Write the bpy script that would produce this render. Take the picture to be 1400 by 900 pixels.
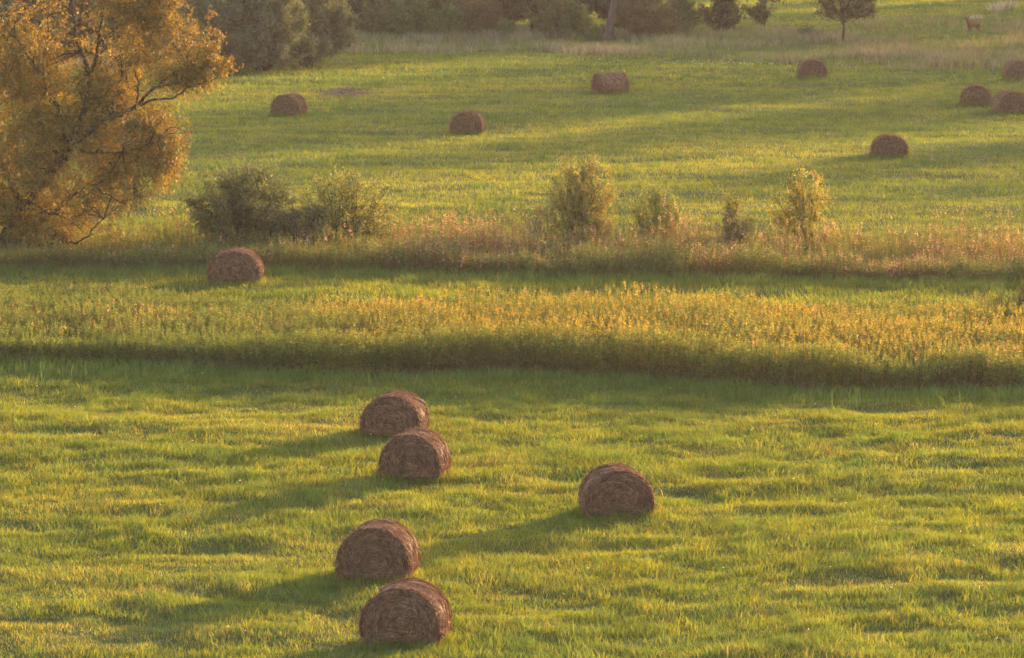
import bpy, math, random
import numpy as np
from mathutils import Vector

# ------------------------------------------------------------------ clear
for o in list(bpy.data.objects):
    bpy.data.objects.remove(o, do_unlink=True)
S = bpy.context.scene
COL = S.collection
R = math.radians

# ------------------------------------------------------------------ camera
F = 6500.0            # focal length in photo pixels (1400 wide)
CH = 15.7             # camera height above the meadow
PITCH = math.atan(772.0 / F)
cam_d = bpy.data.cameras.new("camera")
cam_d.sensor_width = 36.0
cam_d.lens = F / 1400.0 * 36.0
cam_d.clip_start = 1.0
cam_d.clip_end = 6000.0
cam_d.dof.use_dof = True
cam_d.dof.focus_distance = 108.0
cam_d.dof.aperture_fstop = 4.0
cam = bpy.data.objects.new("camera", cam_d)
cam.location = (0, 0, CH)
cam.rotation_euler = (math.pi / 2 - PITCH, 0, 0)
COL.objects.link(cam)
S.camera = cam

# ------------------------------------------------------------------ sky + sun
SUN_EL = 8.0
SUN_AZ = 36.0         # clockwise from +Y: behind the scene, to the right
w = bpy.data.worlds.new("World")
S.world = w
w.use_nodes = True
nt = w.node_tree
bg = nt.nodes["Background"]
sky = nt.nodes.new("ShaderNodeTexSky")
sky.sky_type = 'NISHITA'
sky.sun_disc = False
sky.sun_elevation = R(SUN_EL)
sky.sun_rotation = R(SUN_AZ)
sky.dust_density = 1.2
sky.air_density = 1.0
sky.ozone_density = 1.0
nt.links.new(sky.outputs[0], bg.inputs[0])
bg.inputs[1].default_value = 0.15

sd = bpy.data.lights.new("sun", 'SUN')
sd.energy = 3.9
sd.angle = R(2.0)
sd.color = (1.0, 0.70, 0.35)
sun = bpy.data.objects.new("sun", sd)
sdir = Vector((math.sin(R(SUN_AZ)) * math.cos(R(SUN_EL)), math.cos(R(SUN_AZ)) * math.cos(R(SUN_EL)), math.sin(R(SUN_EL))))
sun.rotation_euler = sdir.to_track_quat('Z', 'Y').to_euler()
sun.location = (60, 90, 60)
COL.objects.link(sun)

S.view_settings.view_transform = 'Standard'
S.view_settings.look = 'None'
S.view_settings.exposure = 2.78
S.view_settings.gamma = 1.0
S.render.engine = 'CYCLES'
cy = S.cycles
cy.max_bounces = 5
cy.diffuse_bounces = 3
cy.transmission_bounces = 4
cy.glossy_bounces = 1
cy.volume_bounces = 0
cy.transparent_max_bounces = 4
cy.caustics_reflective = False
cy.caustics_refractive = False
cy.use_denoising = True
cy.use_adaptive_sampling = False
cy.sample_clamp_indirect = 4.0

# ------------------------------------------------------------------ noise + terrain
def _hash(ix, iy, seed):
    n = (ix.astype(np.int64) * 374761393 + iy.astype(np.int64) * 668265263 + seed * 1442695041) & 0xffffffff
    n = ((n ^ (n >> 13)) * 1274126177) & 0xffffffff
    n = ((n ^ (n >> 16)) * 2246822519) & 0xffffffff
    return ((n ^ (n >> 15)) & 0xffffff) / float(0xffffff)

def vnoise(x, y, seed=0):
    x = np.asarray(x, float); y = np.asarray(y, float)
    ix = np.floor(x); iy = np.floor(y)
    fx = x - ix; fy = y - iy
    fx = fx * fx * (3 - 2 * fx); fy = fy * fy * (3 - 2 * fy)
    a = _hash(ix, iy, seed); b = _hash(ix + 1, iy, seed)
    c = _hash(ix, iy + 1, seed); d = _hash(ix + 1, iy + 1, seed)
    return (a * (1 - fx) + b * fx) * (1 - fy) + (c * (1 - fx) + d * fx) * fy

def fbm(x, y, seed=0, oct=3):
    s = 0.0; amp = 1.0; tot = 0.0
    for k in range(oct):
        s = s + amp * vnoise(x * 2 ** k, y * 2 ** k, seed + 17 * k); tot += amp; amp *= 0.5
    return s / tot

def sstep(a, b, v):
    t = np.clip((np.asarray(v, float) - a) / (b - a), 0, 1)
    return t * t * (3 - 2 * t)

def terrain(x, y):
    x = np.asarray(x, float); y = np.asarray(y, float)
    near = sstep(60, 78, y) * (1 - sstep(118, 124, y)) 
    far = sstep(124, 130, y) * (1 - sstep(330, 360, y))
    b = near * ((fbm(x * 0.55, y * 0.75, 3) - 0.5) * 0.26 + (vnoise(x * 0.12, y * 0.16, 5) - 0.5) * 0.25)
    b = b + far * ((fbm(x * 0.18, y * 0.35, 9) - 0.5) * 0.30)
    hill = 14.0 * sstep(420, 900, y) * (0.7 + 0.6 * vnoise(x * 0.004, y * 0.004, 12))
    return b + hill

def gpt(px, py):
    """ground point (x, y) seen at a photo pixel, on the level meadow"""
    th = math.atan((py - 450.0) / F) + PITCH
    Y = CH / math.tan(th)
    depth = Y * math.cos(PITCH) + CH * math.sin(PITCH)
    return ((px - 700.0) / F * depth, Y)

def apt(px, py, Y):
    """world point at distance Y seen at a photo pixel"""
    th = math.atan((py - 450.0) / F) + PITCH
    z = CH - Y * math.tan(th)
    depth = Y * math.cos(PITCH) + (CH - z) * math.sin(PITCH)
    return np.array([(px - 700.0) / F * depth, Y, z])

def tz(x, y):
    return float(terrain(np.array([x]), np.array([y]))[0])

# ------------------------------------------------------------------ mesh helpers
def mesh_from(name, V, faces, mat, tint=None, smooth=False):
    """faces: list of (n,k) int arrays"""
    me = bpy.data.meshes.new(name)
    V = np.ascontiguousarray(V, dtype=np.float32)
    me.vertices.add(len(V)); me.vertices.foreach_set("co", V.ravel())
    nl = sum(f.size for f in faces); npoly = sum(len(f) for f in faces)
    li = np.concatenate([f.ravel() for f in faces]).astype(np.int32)
    tot = np.concatenate([np.full(len(f), f.shape[1], np.int32) for f in faces])
    st = np.concatenate([[0], np.cumsum(tot)[:-1]]).astype(np.int32)
    me.loops.add(nl); me.loops.foreach_set("vertex_index", li)
    me.polygons.add(npoly); me.polygons.foreach_set("loop_start", st)
    if smooth:
        me.polygons.foreach_set("use_smooth", np.ones(npoly, dtype=bool))
    if tint is not None:
        ca = me.color_attributes.new("tint", 'FLOAT_COLOR', 'POINT')
        T = np.ones((len(V), 4), np.float32); T[:, :3] = tint
        ca.data.foreach_set("color", T.ravel())
    me.materials.append(mat)
    me.update(calc_edges=True)
    return me

def link(name, me, parent=None, loc=None):
    o = bpy.data.objects.new(name, me)
    COL.objects.link(o)
    if parent is not None: o.parent = parent
    if loc is not None: o.location = loc
    return o

def tag(o, label=None, cat=None, group=None, kind=None):
    if label: o["label"] = label
    if cat: o["category"] = cat
    if group: o["group"] = group
    if kind: o["kind"] = kind
    return o

def empty(name, loc, label, cat, group=None, rz=0.0):
    o = bpy.data.objects.new(name, None)
    o.empty_display_size = 0.3
    COL.objects.link(o); o.location = loc; o.rotation_euler = (0, 0, rz)
    return tag(o, label, cat, group)

def unit(v):
    return v / np.maximum(np.linalg.norm(v, axis=-1, keepdims=True), 1e-9)

class Leaves:
    """collects leaf / ribbon geometry as numpy blocks"""
    def __init__(s): s.V = []; s.F3 = []; s.F4 = []; s.T = []; s.n = 0
    def diamonds(s, c, a, b, tint):
        n = len(c)
        V = np.stack([c, c + a * 0.45 + b * 0.5, c + a, c + a * 0.45 - b * 0.5], 1).reshape(-1, 3)
        s.V.append(V); s.T.append(np.repeat(tint, 4, 0))
        s.F4.append(np.arange(n * 4).reshape(n, 4) + s.n); s.n += n * 4
    def blades(s, base, lean, h, wdir, w, tint, bend=0.32):
        """base (n,3), lean (n,3) offset of the tip in plan, h (n,), wdir (n,3), w (n,)"""
        n = len(base); h = h[:, None]; w = w[:, None]
        up = np.array([[0, 0, 1.0]])
        mid = base + up * h * 0.6 + lean * bend
        tip = base + up * h + lean
        V = np.stack([base - wdir * w * .5, base + wdir * w * .5, mid + wdir * w * .38, mid - wdir * w * .38, tip], 1).reshape(-1, 3)
        i = np.arange(n)[:, None] * 5 + s.n
        s.F4.append(i + np.array([[0, 1, 2, 3]])); s.F3.append(i + np.array([[3, 2, 4]]))
        s.V.append(V); s.T.append(np.repeat(tint, 5, 0)); s.n += n * 5
    def strips(s, P, side, w, tint):
        """P (n,k,3) polylines, side (n,k,3) width direction, w (n,)"""
        n, k, _ = P.shape
        w = w[:, None, None]
        V = np.stack([P - side * w * .5, P + side * w * .5], 2).reshape(-1, 3)
        i = np.arange(n)[:, None] * (2 * k) + s.n
        for q in range(k - 1):
            s.F4.append(i + np.array([[2 * q, 2 * q + 1, 2 * q + 3, 2 * q + 2]]))
        s.V.append(V); s.T.append(np.repeat(tint, 2 * k, 0)); s.n += n * 2 * k
    def build(s, name, mat):
        f = []
        if s.F4: f.append(np.concatenate(s.F4))
        if s.F3: f.append(np.concatenate(s.F3))
        return mesh_from(name, np.concatenate(s.V), f, mat, np.concatenate(s.T))

class Tubes:
    def __init__(s, sides=6): s.V = []; s.F = []; s.n = 0; s.k = sides
    def add(s, pts, radii):
        pts = np.asarray(pts, float); radii = np.asarray(radii, float)
        m = len(pts); k = s.k
        t = np.gradient(pts, axis=0); t = unit(t)
        ref = np.array([0.31, 0.87, 0.17])
        u = unit(np.cross(t, ref)); v = np.cross(t, u)
        a = np.arange(k) * 2 * math.pi / k
        ring = pts[:, None, :] + radii[:, None, None] * (np.cos(a)[None, :, None] * u[:, None, :] + np.sin(a)[None, :, None] * v[:, None, :])
        s.V.append(ring.reshape(-1, 3))
        i = np.arange(m - 1)[:, None] * k; j = np.arange(k)[None, :]; j2 = (j + 1) % k
        f = np.stack([i + j, i + j2, i + k + j2, i + k + j], -1).reshape(-1, 4) + s.n
        s.F.append(f); s.n += m * k
    def build(s, name, mat):
        return mesh_from(name, np.concatenate(s.V), [np.concatenate(s.F)], mat, smooth=True)

def spline(pts, n):
    """Catmull-Rom through pts, n samples"""
    P = np.asarray(pts, float)
    P = np.vstack([2 * P[0] - P[1], P, 2 * P[-1] - P[-2]])
    t = np.linspace(0, len(P) - 3 - 1e-6, n)
    i = t.astype(int); f = (t - i)[:, None]
    a, b, c, d = P[i], P[i + 1], P[i + 2], P[i + 3]
    return 0.5 * (2 * b + (c - a) * f + (2 * a - 5 * b + 4 * c - d) * f ** 2 + (3 * b - a - 3 * c + d) * f ** 3)

# ------------------------------------------------------------------ materials
def foliage_mat(name, trans=0.45, tmul=(1.2, 1.05, 0.55), nscale=9.0, var=0.25, gloss=0.03):
    m = bpy.data.materials.new(name); m.use_nodes = True
    t = m.node_tree; t.nodes.clear()
    out = t.nodes.new("ShaderNodeOutputMaterial")
    at = t.nodes.new("ShaderNodeAttribute"); at.attribute_name = "tint"
    geo = t.nodes.new("ShaderNodeNewGeometry")
    nz = t.nodes.new("ShaderNodeTexNoise"); nz.inputs["Scale"].default_value = nscale; nz.inputs["Detail"].default_value = 2
    t.links.new(geo.outputs["Position"], nz.inputs["Vector"])
    mr = t.nodes.new("ShaderNodeMapRange")
    mr.inputs["From Min"].default_value = 0.3; mr.inputs["From Max"].default_value = 0.7
    mr.inputs["To Min"].default_value = 1 - var; mr.inputs["To Max"].default_value = 1 + var
    t.links.new(nz.outputs["Fac"], mr.inputs["Value"])
    mul = t.nodes.new("ShaderNodeVectorMath"); mul.operation = 'SCALE'
    t.links.new(at.outputs["Color"], mul.inputs[0]); t.links.new(mr.outputs[0], mul.inputs["Scale"])
    mul2 = t.nodes.new("ShaderNodeVectorMath"); mul2.operation = 'MULTIPLY'
    mul2.inputs[1].default_value = tmul
    t.links.new(mul.outputs[0], mul2.inputs[0])
    d = t.nodes.new("ShaderNodeBsdfDiffuse"); tr = t.nodes.new("ShaderNodeBsdfTranslucent")
    t.links.new(mul.outputs[0], d.inputs[0]); t.links.new(mul2.outputs[0], tr.inputs[0])
    mx = t.nodes.new("ShaderNodeMixShader"); mx.inputs[0].default_value = trans
    t.links.new(d.outputs[0], mx.inputs[1]); t.links.new(tr.outputs[0], mx.inputs[2])
    gl = t.nodes.new("ShaderNodeBsdfGlossy"); gl.inputs["Roughness"].default_value = 0.5
    mg = t.nodes.new("ShaderNodeMixShader"); mg.inputs[0].default_value = gloss
    t.links.new(mx.outputs[0], mg.inputs[1]); t.links.new(gl.outputs[0], mg.inputs[2])
    t.links.new(mg.outputs[0], out.inputs[0])
    return m

def solid_mat(name, c1, c2, scale=8.0, stretch=(1, 1, 1), rough=0.95, bump=0.0, detail=5):
    m = bpy.data.materials.new(name); m.use_nodes = True
    t = m.node_tree; p = t.nodes["Principled BSDF"]
    p.inputs["Roughness"].default_value = rough
    p.inputs["Specular IOR Level"].default_value = 0.02
    tc = t.nodes.new("ShaderNodeTexCoord"); mp = t.nodes.new("ShaderNodeMapping")
    mp.inputs["Scale"].default_value = stretch
    t.links.new(tc.outputs["Object"], mp.inputs[0])
    nz = t.nodes.new("ShaderNodeTexNoise"); nz.inputs["Scale"].default_value = scale; nz.inputs["Detail"].default_value = detail
    t.links.new(mp.outputs[0], nz.inputs["Vector"])
    cr = t.nodes.new("ShaderNodeValToRGB")
    cr.color_ramp.elements[0].position = 0.32; cr.color_ramp.elements[1].position = 0.68
    cr.color_ramp.elements[0].color = (*c1, 1); cr.color_ramp.elements[1].color = (*c2, 1)
    t.links.new(nz.outputs["Fac"], cr.inputs[0]); t.links.new(cr.outputs[0], p.inputs["Base Color"])
    if bump:
        b = t.nodes.new("ShaderNodeBump"); b.inputs["Strength"].default_value = bump; b.inputs["Distance"].default_value = 0.03
        t.links.new(nz.outputs["Fac"], b.inputs["Height"]); t.links.new(b.outputs[0], p.inputs["Normal"])
    return m

M_GRASS = foliage_mat("grass_blades", 0.5, (1.4, 1.22, 0.30), 1.3, 0.22, 0.008)
M_WEED = foliage_mat("weed_leaves", 0.45, (1.3, 1.08, 0.4), 2.5, 0.25, 0.01)
M_DRY = foliage_mat("dry_stalks", 0.4, (1.1, 0.95, 0.75), 2.5, 0.25)
M_WILLOW = foliage_mat("willow_leaves", 0.5, (1.3, 1.0, 0.45), 1.5, 0.25)
M_LEAF = foliage_mat("shrub_leaves", 0.42, (1.2, 1.05, 0.5), 1.2, 0.25)
M_STRAW = foliage_mat("hay_strands", 0.12, (1.0, 0.9, 0.7), 9.0, 0.3, 0.02)
M_BARK = solid_mat("bark", (0.018, 0.012, 0.009), (0.06, 0.042, 0.032), 14, (1, 1, 0.25), bump=0.6)
M_BARK_PALE = solid_mat("pale_bark", (0.045, 0.030, 0.025), (0.10, 0.068, 0.055), 9, (1, 1, 0.3), bump=0.5)
M_SOIL = solid_mat("meadow_soil", (0.035, 0.040, 0.014), (0.075, 0.075, 0.028), 1.7, bump=0.3)
M_HAY_LIT = solid_mat("hay", (0.11, 0.050, 0.029), (0.38, 0.205, 0.125), 26, (1, 1, 1), bump=0.9, detail=8)  # barrel hay, colour lightened to stand for the sky light on it
M_HAY_END_SHADED = solid_mat("hay_end_shaded", (0.045, 0.019, 0.011), (0.17, 0.080, 0.046), 20, (1, 0.4, 1), bump=0.9, detail=8)  # same hay darkened, shade of the end faces put into the colour

rng = np.random.default_rng(7)

# ------------------------------------------------------------------ ground
def axis(lo, hi, step, out):
    a = np.arange(lo, hi + 1e-6, step)
    l = lo - np.cumsum(np.geomspace(step * 2, out * 0.3, 14)); r = hi + np.cumsum(np.geomspace(step * 2, out * 0.3, 14))
    return np.concatenate([l[::-1], a, r])
gx = axis(-46, 46, 0.5, 700); gy = axis(68, 330, 0.5, 900)
GX, GY = np.meshgrid(gx, gy)
GZ = terrain(GX, GY)
nx, ny = len(gx), len(gy)
i = (np.arange(ny - 1)[:, None] * nx + np.arange(nx - 1)[None, :]).ravel()
me = mesh_from("meadow_ground", np.stack([GX, GY, GZ], -1).reshape(-1, 3), [np.stack([i, i + 1, i + nx + 1, i + nx], 1)], M_SOIL, smooth=True)
tag(link("meadow_ground", me), kind="structure")
GMAX = (gx[0], gx[-1], gy[0], gy[-1])

# ------------------------------------------------------------------ regions, in ground coordinates
def edge_curve(pix):
    P = np.array([gpt(a, b) for a, b in pix])
    return lambda x: np.interp(x, P[:, 0], P[:, 1])
# front edges (towards the camera) and back edges of the tall bands
GR_F = edge_curve([(-300, 497), (0, 499), (200, 502), (400, 512), (520, 517), (650, 513), (760, 514), (900, 523), (1000, 532), (1100, 537), (1250, 536), (1400, 540), (1700, 541)])
GR_B = edge_curve([(-300, 408), (0, 410), (200, 415), (330, 430), (450, 446), (560, 450), (700, 452), (850, 452), (1000, 446), (1150, 440), (1400, 432), (1700, 430)])
MB_F = edge_curve([(-300, 374), (0, 374), (200, 372), (400, 373), (600, 374), (760, 378), (900, 384), (1100, 386), (1250, 388), (1400, 388), (1700, 389)])
MB_B = edge_curve([(-300, 332), (0, 333), (300, 337), (600, 337), (800, 338), (1000, 342), (1200, 346), (1400, 348), (1700, 348)])
FB_F = edge_curve([(0, 100), (300, 92), (430, 80), (500, 73), (560, 76), (640, 74), (720, 70), (800, 78), (900, 80), (1000, 86), (1100, 91), (1250, 96), (1400, 98), (1700, 99)])
FB_B = edge_curve([(0, 70), (300, 65), (480, 50), (600, 48), (800, 45), (940, 44), (1020, 42), (1100, 46), (1150, 55), (1250, 60), (1330, 55), (1400, 40), (1700, 30)])

def in_band(x, y, f, b, j=0.0):
    return (y > f(x) + j) & (y < b(x) + j)

# ------------------------------------------------------------------ hay bale positions
BALES = [  # pixel x centre of the face, pixel y of the base, width m, height m, yaw deg, variant, label
    (548, 884, 1.44, 1.08, 9, 0, "nearest round hay bale at bottom, lit straw edge along its right side"),
    (511, 796, 1.42, 1.09, 8, 1, "round hay bale directly behind the nearest one, broad pale band over its top"),
    (846, 708, 1.44, 1.02, -5, 2, "lone round hay bale standing right of the front group in yellow grass"),
    (561, 660, 1.36, 1.06, 10, 1, "round hay bale half covering the bale behind it, below the dark weed bank"),
    (534, 600, 1.40, 1.02, 10, 2, "farthest bale of the front group, partly hidden behind another bale"),
    (320, 390, 1.55, 1.02, 3, 0, "slumped round hay bale in front of the dark bush"),
    (390, 160, 1.36, 0.99, 16, 1, "round hay bale beside the flattened pile of old hay"),
    (637, 183, 1.38, 1.01, 7, 2, "round hay bale in the far field above the row of young shrubs"),
    (817, 127, 1.36, 1.01, 70, 0, "hay bale lying sideways to the viewer with its long barrel in view"),
    (1111, 109, 1.42, 0.97, 2, 1, "hay bale against the dry grass strip below the round oak"),
    (1216, 215, 1.44, 0.89, 4, 2, "low sunken hay bale alone in the middle of the far field"),
    (1334, 146, 1.36, 0.97, 5, 0, "left and farther one of the two hay bales standing close together"),
    (1385, 157, 1.38, 1.01, -12, 1, "right and nearer one of the two hay bales standing close together"),
    (1395, 111, 1.45, 0.99, -4, 2, "hay bale cut by the right edge beside the weedy strip"),
    (1431, 434, 1.40, 1.01, 2, 0, "hay bale barely peeking in at the right edge behind goldenrod"),
]
BPOS = [gpt(b[0], b[1]) for b in BALES]

# ------------------------------------------------------------------ grass
def wedge(n, y0, y1, r, marg=1.16, extra=4.0):
    """n points uniform over the part of the meadow the camera can see between y0 and y1"""
    u = r.random(n)
    y = np.sqrt(y0 * y0 + u * (y1 * y1 - y0 * y0))
    half = y * 0.1077 * marg + extra
    x = (r.random(n) * 2 - 1) * half
    return x, y

def wedge_area(y0, y1, marg=1.16):
    return 0.1077 * marg * (y1 * y1 - y0 * y0) + 8.0 * (y1 - y0)

C_GREEN = np.array([0.084, 0.117, 0.029]); C_LIME = np.array([0.165, 0.155, 0.024])
C_DEEP = np.array([0.052, 0.090, 0.033]); C_STRAW = np.array([0.24, 0.19, 0.085]); C_RUST = np.array([0.17, 0.085, 0.040])

def mixc(a, b, t):
    return a * (1 - t[:, None]) + b * t[:, None]

def meadow(name, y0, y1, dens, wid, hmin, hmax, seed, lush=0.0, mask=None, fresh=1.0):
    r = np.random.default_rng(seed)
    n = int(wedge_area(y0, y1) * dens)
    x, y = wedge(n, y0, y1, r)
    keep = np.ones(n, bool)
    keep &= ~in_band(x, y, GR_F, GR_B, -0.1)
    keep &= ~in_band(x, y, MB_F, MB_B, -0.1)
    tall = np.zeros(n)
    for (bx, by), b in zip(BPOS, BALES):
        dx, dy = x - bx, y - by
        a = R(b[4]); u = dx * math.cos(a) - dy * math.sin(a); v = dx * math.sin(a) + dy * math.cos(a)
        keep &= ~((np.abs(u) < b[2] * 0.42) & (np.abs(v - 0.55) < 0.55))
        tall += np.exp(-((np.maximum(np.abs(u) - b[2] * .4, 0)) ** 2 + (np.maximum(np.abs(v - .55) - .5, 0)) ** 2) / 0.05) * 0.7
    if mask is not None: keep &= mask(x, y)
    x, y, tall = x[keep], y[keep], tall[keep]; n = len(x)
    z = terrain(x, y)
    clump = fbm(x * 0.9, y * 1.1, seed + 3, 3)
    clump2 = vnoise(x * 3.1, y * 3.1, seed + 4)
    swath = vnoise(x * 0.07 + y * 0.02, y * 0.33, 77)
    hh = hmin + (hmax - hmin) * np.clip((clump - 0.3) / 0.45, 0, 1) ** 1.5
    hh = hh * (0.75 + 0.5 * clump2) * (0.8 + 0.4 * swath) * (1 + tall)
    h = hh * (0.55 + 0.75 * r.random(n))
    spike = r.random(n) < 0.010 * (1 - lush)
    h[spike] *= 1.9
    az = r.random(n) * 2 * math.pi
    ln = h * (0.25 + 0.75 * r.random(n))
    flow = vnoise(x * 0.5, y * 0.5, seed + 8) * 2 * math.pi
    lean = np.stack([np.cos(az) * ln + np.cos(flow) * h * 0.3, np.sin(az) * ln + np.sin(flow) * h * 0.3, np.zeros(n)], 1)
    wa = r.random(n) * math.pi
    wd = np.stack([np.cos(wa), np.sin(wa), np.zeros(n)], 1)
    wv = wid * (0.6 + 0.8 * r.random(n))
    # colour of the blades: fresh green, lime, deep clumps, dry straw and rusty seed heads
    big = fbm(x * 0.11, y * 0.16, 41, 3)
    lime = np.clip(0.36 + 1.3 * (big - 0.45) + 0.5 * (r.random(n) - 0.4), 0, 1)
    c = mixc(np.tile(C_GREEN, (n, 1)), C_LIME, lime)
    c = mixc(c, C_DEEP, np.clip((clump - 0.52) * 4.0, 0, 0.9) * (0.7 + 0.3 * lush))
    dryp = np.clip((fbm(x * 0.35, y * 0.5, 55, 3) - 0.50) * 2.4, 0, 1)
    dry = (r.random(n) < 0.02 + 0.36 * dryp * (1 - lush))
    c[dry] = C_STRAW * (0.7 + 0.5 * r.random(dry.sum()))[:, None]
    rust = (r.random(n) < 0.10 * dryp * (1 - lush)); c[rust] = C_RUST
    c = c * (0.8 + 0.4 * r.random(n))[:, None] * fresh  # far grass is fresher, and its colour lifted to brighten it in shade
    L = Leaves()
    L.blades(np.stack([x, y, z - 0.01], 1), lean, h, wd, wv, c)
    return tag(link(name, L.build(name, M_GRASS)), kind="stuff")

meadow("meadow_grass", 81, 126, 560, 0.011, 0.07, 0.18, 101)
meadow("strip_grass", 126, 158, 160, 0.018, 0.12, 0.26, 102, lush=0.4)
meadow("field_grass", 152, 236, 95, 0.022, 0.10, 0.20, 103, lush=0.85, fresh=1.0)
meadow("far_field_grass", 236, 330, 50, 0.034, 0.10, 0.24, 104, lush=0.8, fresh=1.1)

# knots of longer, fresher grass standing out of the aftermath
def tufts(name, y0, y1, n, seed, hgt, wid, per):
    r = np.random.default_rng(seed)
    x, y = wedge(n, y0, y1, r)
    k = (fbm(x * 0.25, y * 0.4, seed + 1) > 0.42) & ~in_band(x, y, GR_F, GR_B) & ~in_band(x, y, MB_F, MB_B)
    for (bx, by) in BPOS: k &= ~((np.abs(x - bx) < 0.75) & (y > by - 0.1) & (y < by + 1.3))
    x, y = x[k], y[k]
    c = mixc(np.tile(C_DEEP * 1.15, (len(x), 1)), C_LIME, r.random(len(x)) ** 1.5)
    st = r.random(len(x)) < 0.04; c[st] = C_STRAW * 0.8
    tall_grass(name, x, y, hgt * (0.6 + 0.8 * r.random(len(x))), c, seed + 2, wid=wid, per=per, spread=0.13)

def bale_fringe():
    r = np.random.default_rng(821)
    X, Y = [], []
    for (bx, by), b in zip(BPOS, BALES):
        n = 70; a = -R(b[4])
        u = (r.random(n) - .5) * b[2] * 1.1; v = np.where(r.random(n) < .75, -0.05 - 0.12 * r.random(n), 1.08 + .1 * r.random(n))
        sd_ = r.random(n) < .35; u[sd_] = np.where(r.random(sd_.sum()) < .5, -1, 1) * (b[2] * .5 + .08 * r.random(sd_.sum())); v[sd_] = r.random(sd_.sum()) * 1.1
        X.append(bx + u * math.cos(a) - v * math.sin(a)); Y.append(by + u * math.sin(a) + v * math.cos(a))
    x, y = np.concatenate(X), np.concatenate(Y)
    c = mixc(np.tile(C_GREEN, (len(x), 1)), C_LIME, r.random(len(x)))
    tall_grass("bale_foot_grass", x, y, 0.12 + 0.16 * r.random(len(x)), c, 822, wid=0.013, per=9, spread=0.05)

# clover and daisies: tiny pale heads
def flowers(name, pts_fn, n, size, seed):
    r = np.random.default_rng(seed)
    x, y = pts_fn(n, r)
    z = terrain(x, y) + 0.10 + 0.12 * r.random(len(x))
    n = len(x); L = Leaves()
    for q in range(5):
        a = r.random(n) * 2 * math.pi
        d = np.stack([np.cos(a), np.sin(a), (r.random(n) - 0.4)], 1)
        s = size * (0.5 + 0.8 * r.random(n))[:, None]
        b = unit(np.cross(d, r.normal(size=(n, 3))))
        L.diamonds(np.stack([x, y, z], 1), unit(d) * s, b * s * 0.8, np.tile(np.array([0.62, 0.58, 0.50]), (n, 1)))
    return tag(link(name, L.build(name, M_DRY)), kind="stuff")
flowers("clover_flowers", lambda n, r: wedge(n, 82, 122, r), 200, 0.018, 201)
def far_flowers(n, r):
    px = np.concatenate([r.normal(1020, 55, n * 2 // 3), 700 + r.random(n // 3) * 700]); n2 = len(px)
    P = np.array([gpt(a, 91 - (1100 - a) * 0.012 + r.normal() * 2.5) for a in px])
    return P[:, 0], P[:, 1]
flowers("daisy_flowers", far_flowers, 150, 0.036, 202)

# ------------------------------------------------------------------ tall bands
def band_points(f, b, dens, r, x0=-24, x1=24, jit=0.35):
    xs = np.linspace(x0, x1, 200)
    depth = (b(xs) - f(xs)).max()
    y0, y1 = f(xs).min() - 1, b(xs).max() + 1
    n = int((x1 - x0) * (y1 - y0) * dens)
    x = x0 + (x1 - x0) * r.random(n); y = y0 + (y1 - y0) * r.random(n)
    jf = (fbm(x * 0.8, y * 0.2, 31) - 0.5) * 2 * jit
    k = (y > f(x) + jf) & (y < b(x) + jf * 2)
    return x[k], y[k]

def herbs(name, x, y, h, leafc, topc, seed, nleaf=22, leaf=(0.11, 0.018), plume=12, plume_len=0.3, stemc=(0.09, 0.06, 0.035), mat=M_WEED, plume_sz=0.035, lowc=None):
    """tall herbs: a stem, leaves all the way up and a feathery top"""
    r = np.random.default_rng(seed)
    n = len(x); z = terrain(x, y)
    base = np.stack([x, y, z - 0.02], 1)
    az = r.random(n) * 2 * math.pi
    ln = h * (0.05 + 0.22 * r.random(n))
    lean = np.stack([np.cos(az) * ln, np.sin(az) * ln, np.zeros(n)], 1)
    L = Leaves()
    wa = r.random(n) * math.pi
    L.blades(base, lean, h, np.stack([np.cos(wa), np.sin(wa), 0 * wa], 1), np.full(n, 0.013), np.tile(np.array(stemc), (n, 1)) * (0.7 + .6 * r.random(n))[:, None])
    def at(t, idx):
        return base[idx] + np.stack([0 * t, 0 * t, h[idx] * t], 1) + lean[idx] * (t ** 1.6)[:, None]
    idx = np.repeat(np.arange(n), nleaf); m = len(idx)
    t = 0.08 + 0.87 * r.random(m) ** 0.8
    a = r.random(m) * 2 * math.pi
    el = 0.55 - 1.0 * r.random(m)
    d = np.stack([np.cos(a) * np.cos(el), np.sin(a) * np.cos(el), np.sin(el)], 1)
    ll = leaf[0] * (0.5 + 0.9 * r.random(m)) * (1.1 - 0.5 * t)
    sd = unit(np.cross(d, np.array([[0, 0, 1.0]]) + 0.7 * r.normal(size=(m, 3))))
    c = leafc[idx] * (0.75 + 0.5 * r.random(m))[:, None]
    if lowc is not None:
        low = r.random(m) < np.clip(1.15 - t * 2.6, 0, 0.85)
        c[low] = np.array(lowc) * (0.7 + 0.6 * r.random(low.sum()))[:, None]
    L.diamonds(at(t, idx), d * ll[:, None], sd * leaf[1] * (0.7 + .6 * r.random(m))[:, None], c)
    if plume:
        idx = np.repeat(np.arange(n), plume); m = len(idx)
        pl = np.minimum(plume_len, h[idx] * 0.4)
        q = r.random(m)
        p = at(np.ones(m), idx) + np.stack([0 * q, 0 * q, -pl * q + 0.02], 1)
        a = r.random(m) * 2 * math.pi
        d = np.stack([np.cos(a), np.sin(a), 0.3 + 0.8 * r.random(m)], 1)
        s = plume_sz * (0.6 + 0.9 * r.random(m)) * (0.5 + 1.3 * q)
        sd = unit(np.cross(d, r.normal(size=(m, 3))))
        L.diamonds(p, unit(d) * s[:, None] * 1.6, sd * s[:, None] * 0.7, topc[idx] * (0.7 + 0.6 * r.random(m))[:, None])
    return tag(link(name, L.build(name, mat)), kind="stuff")

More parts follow.
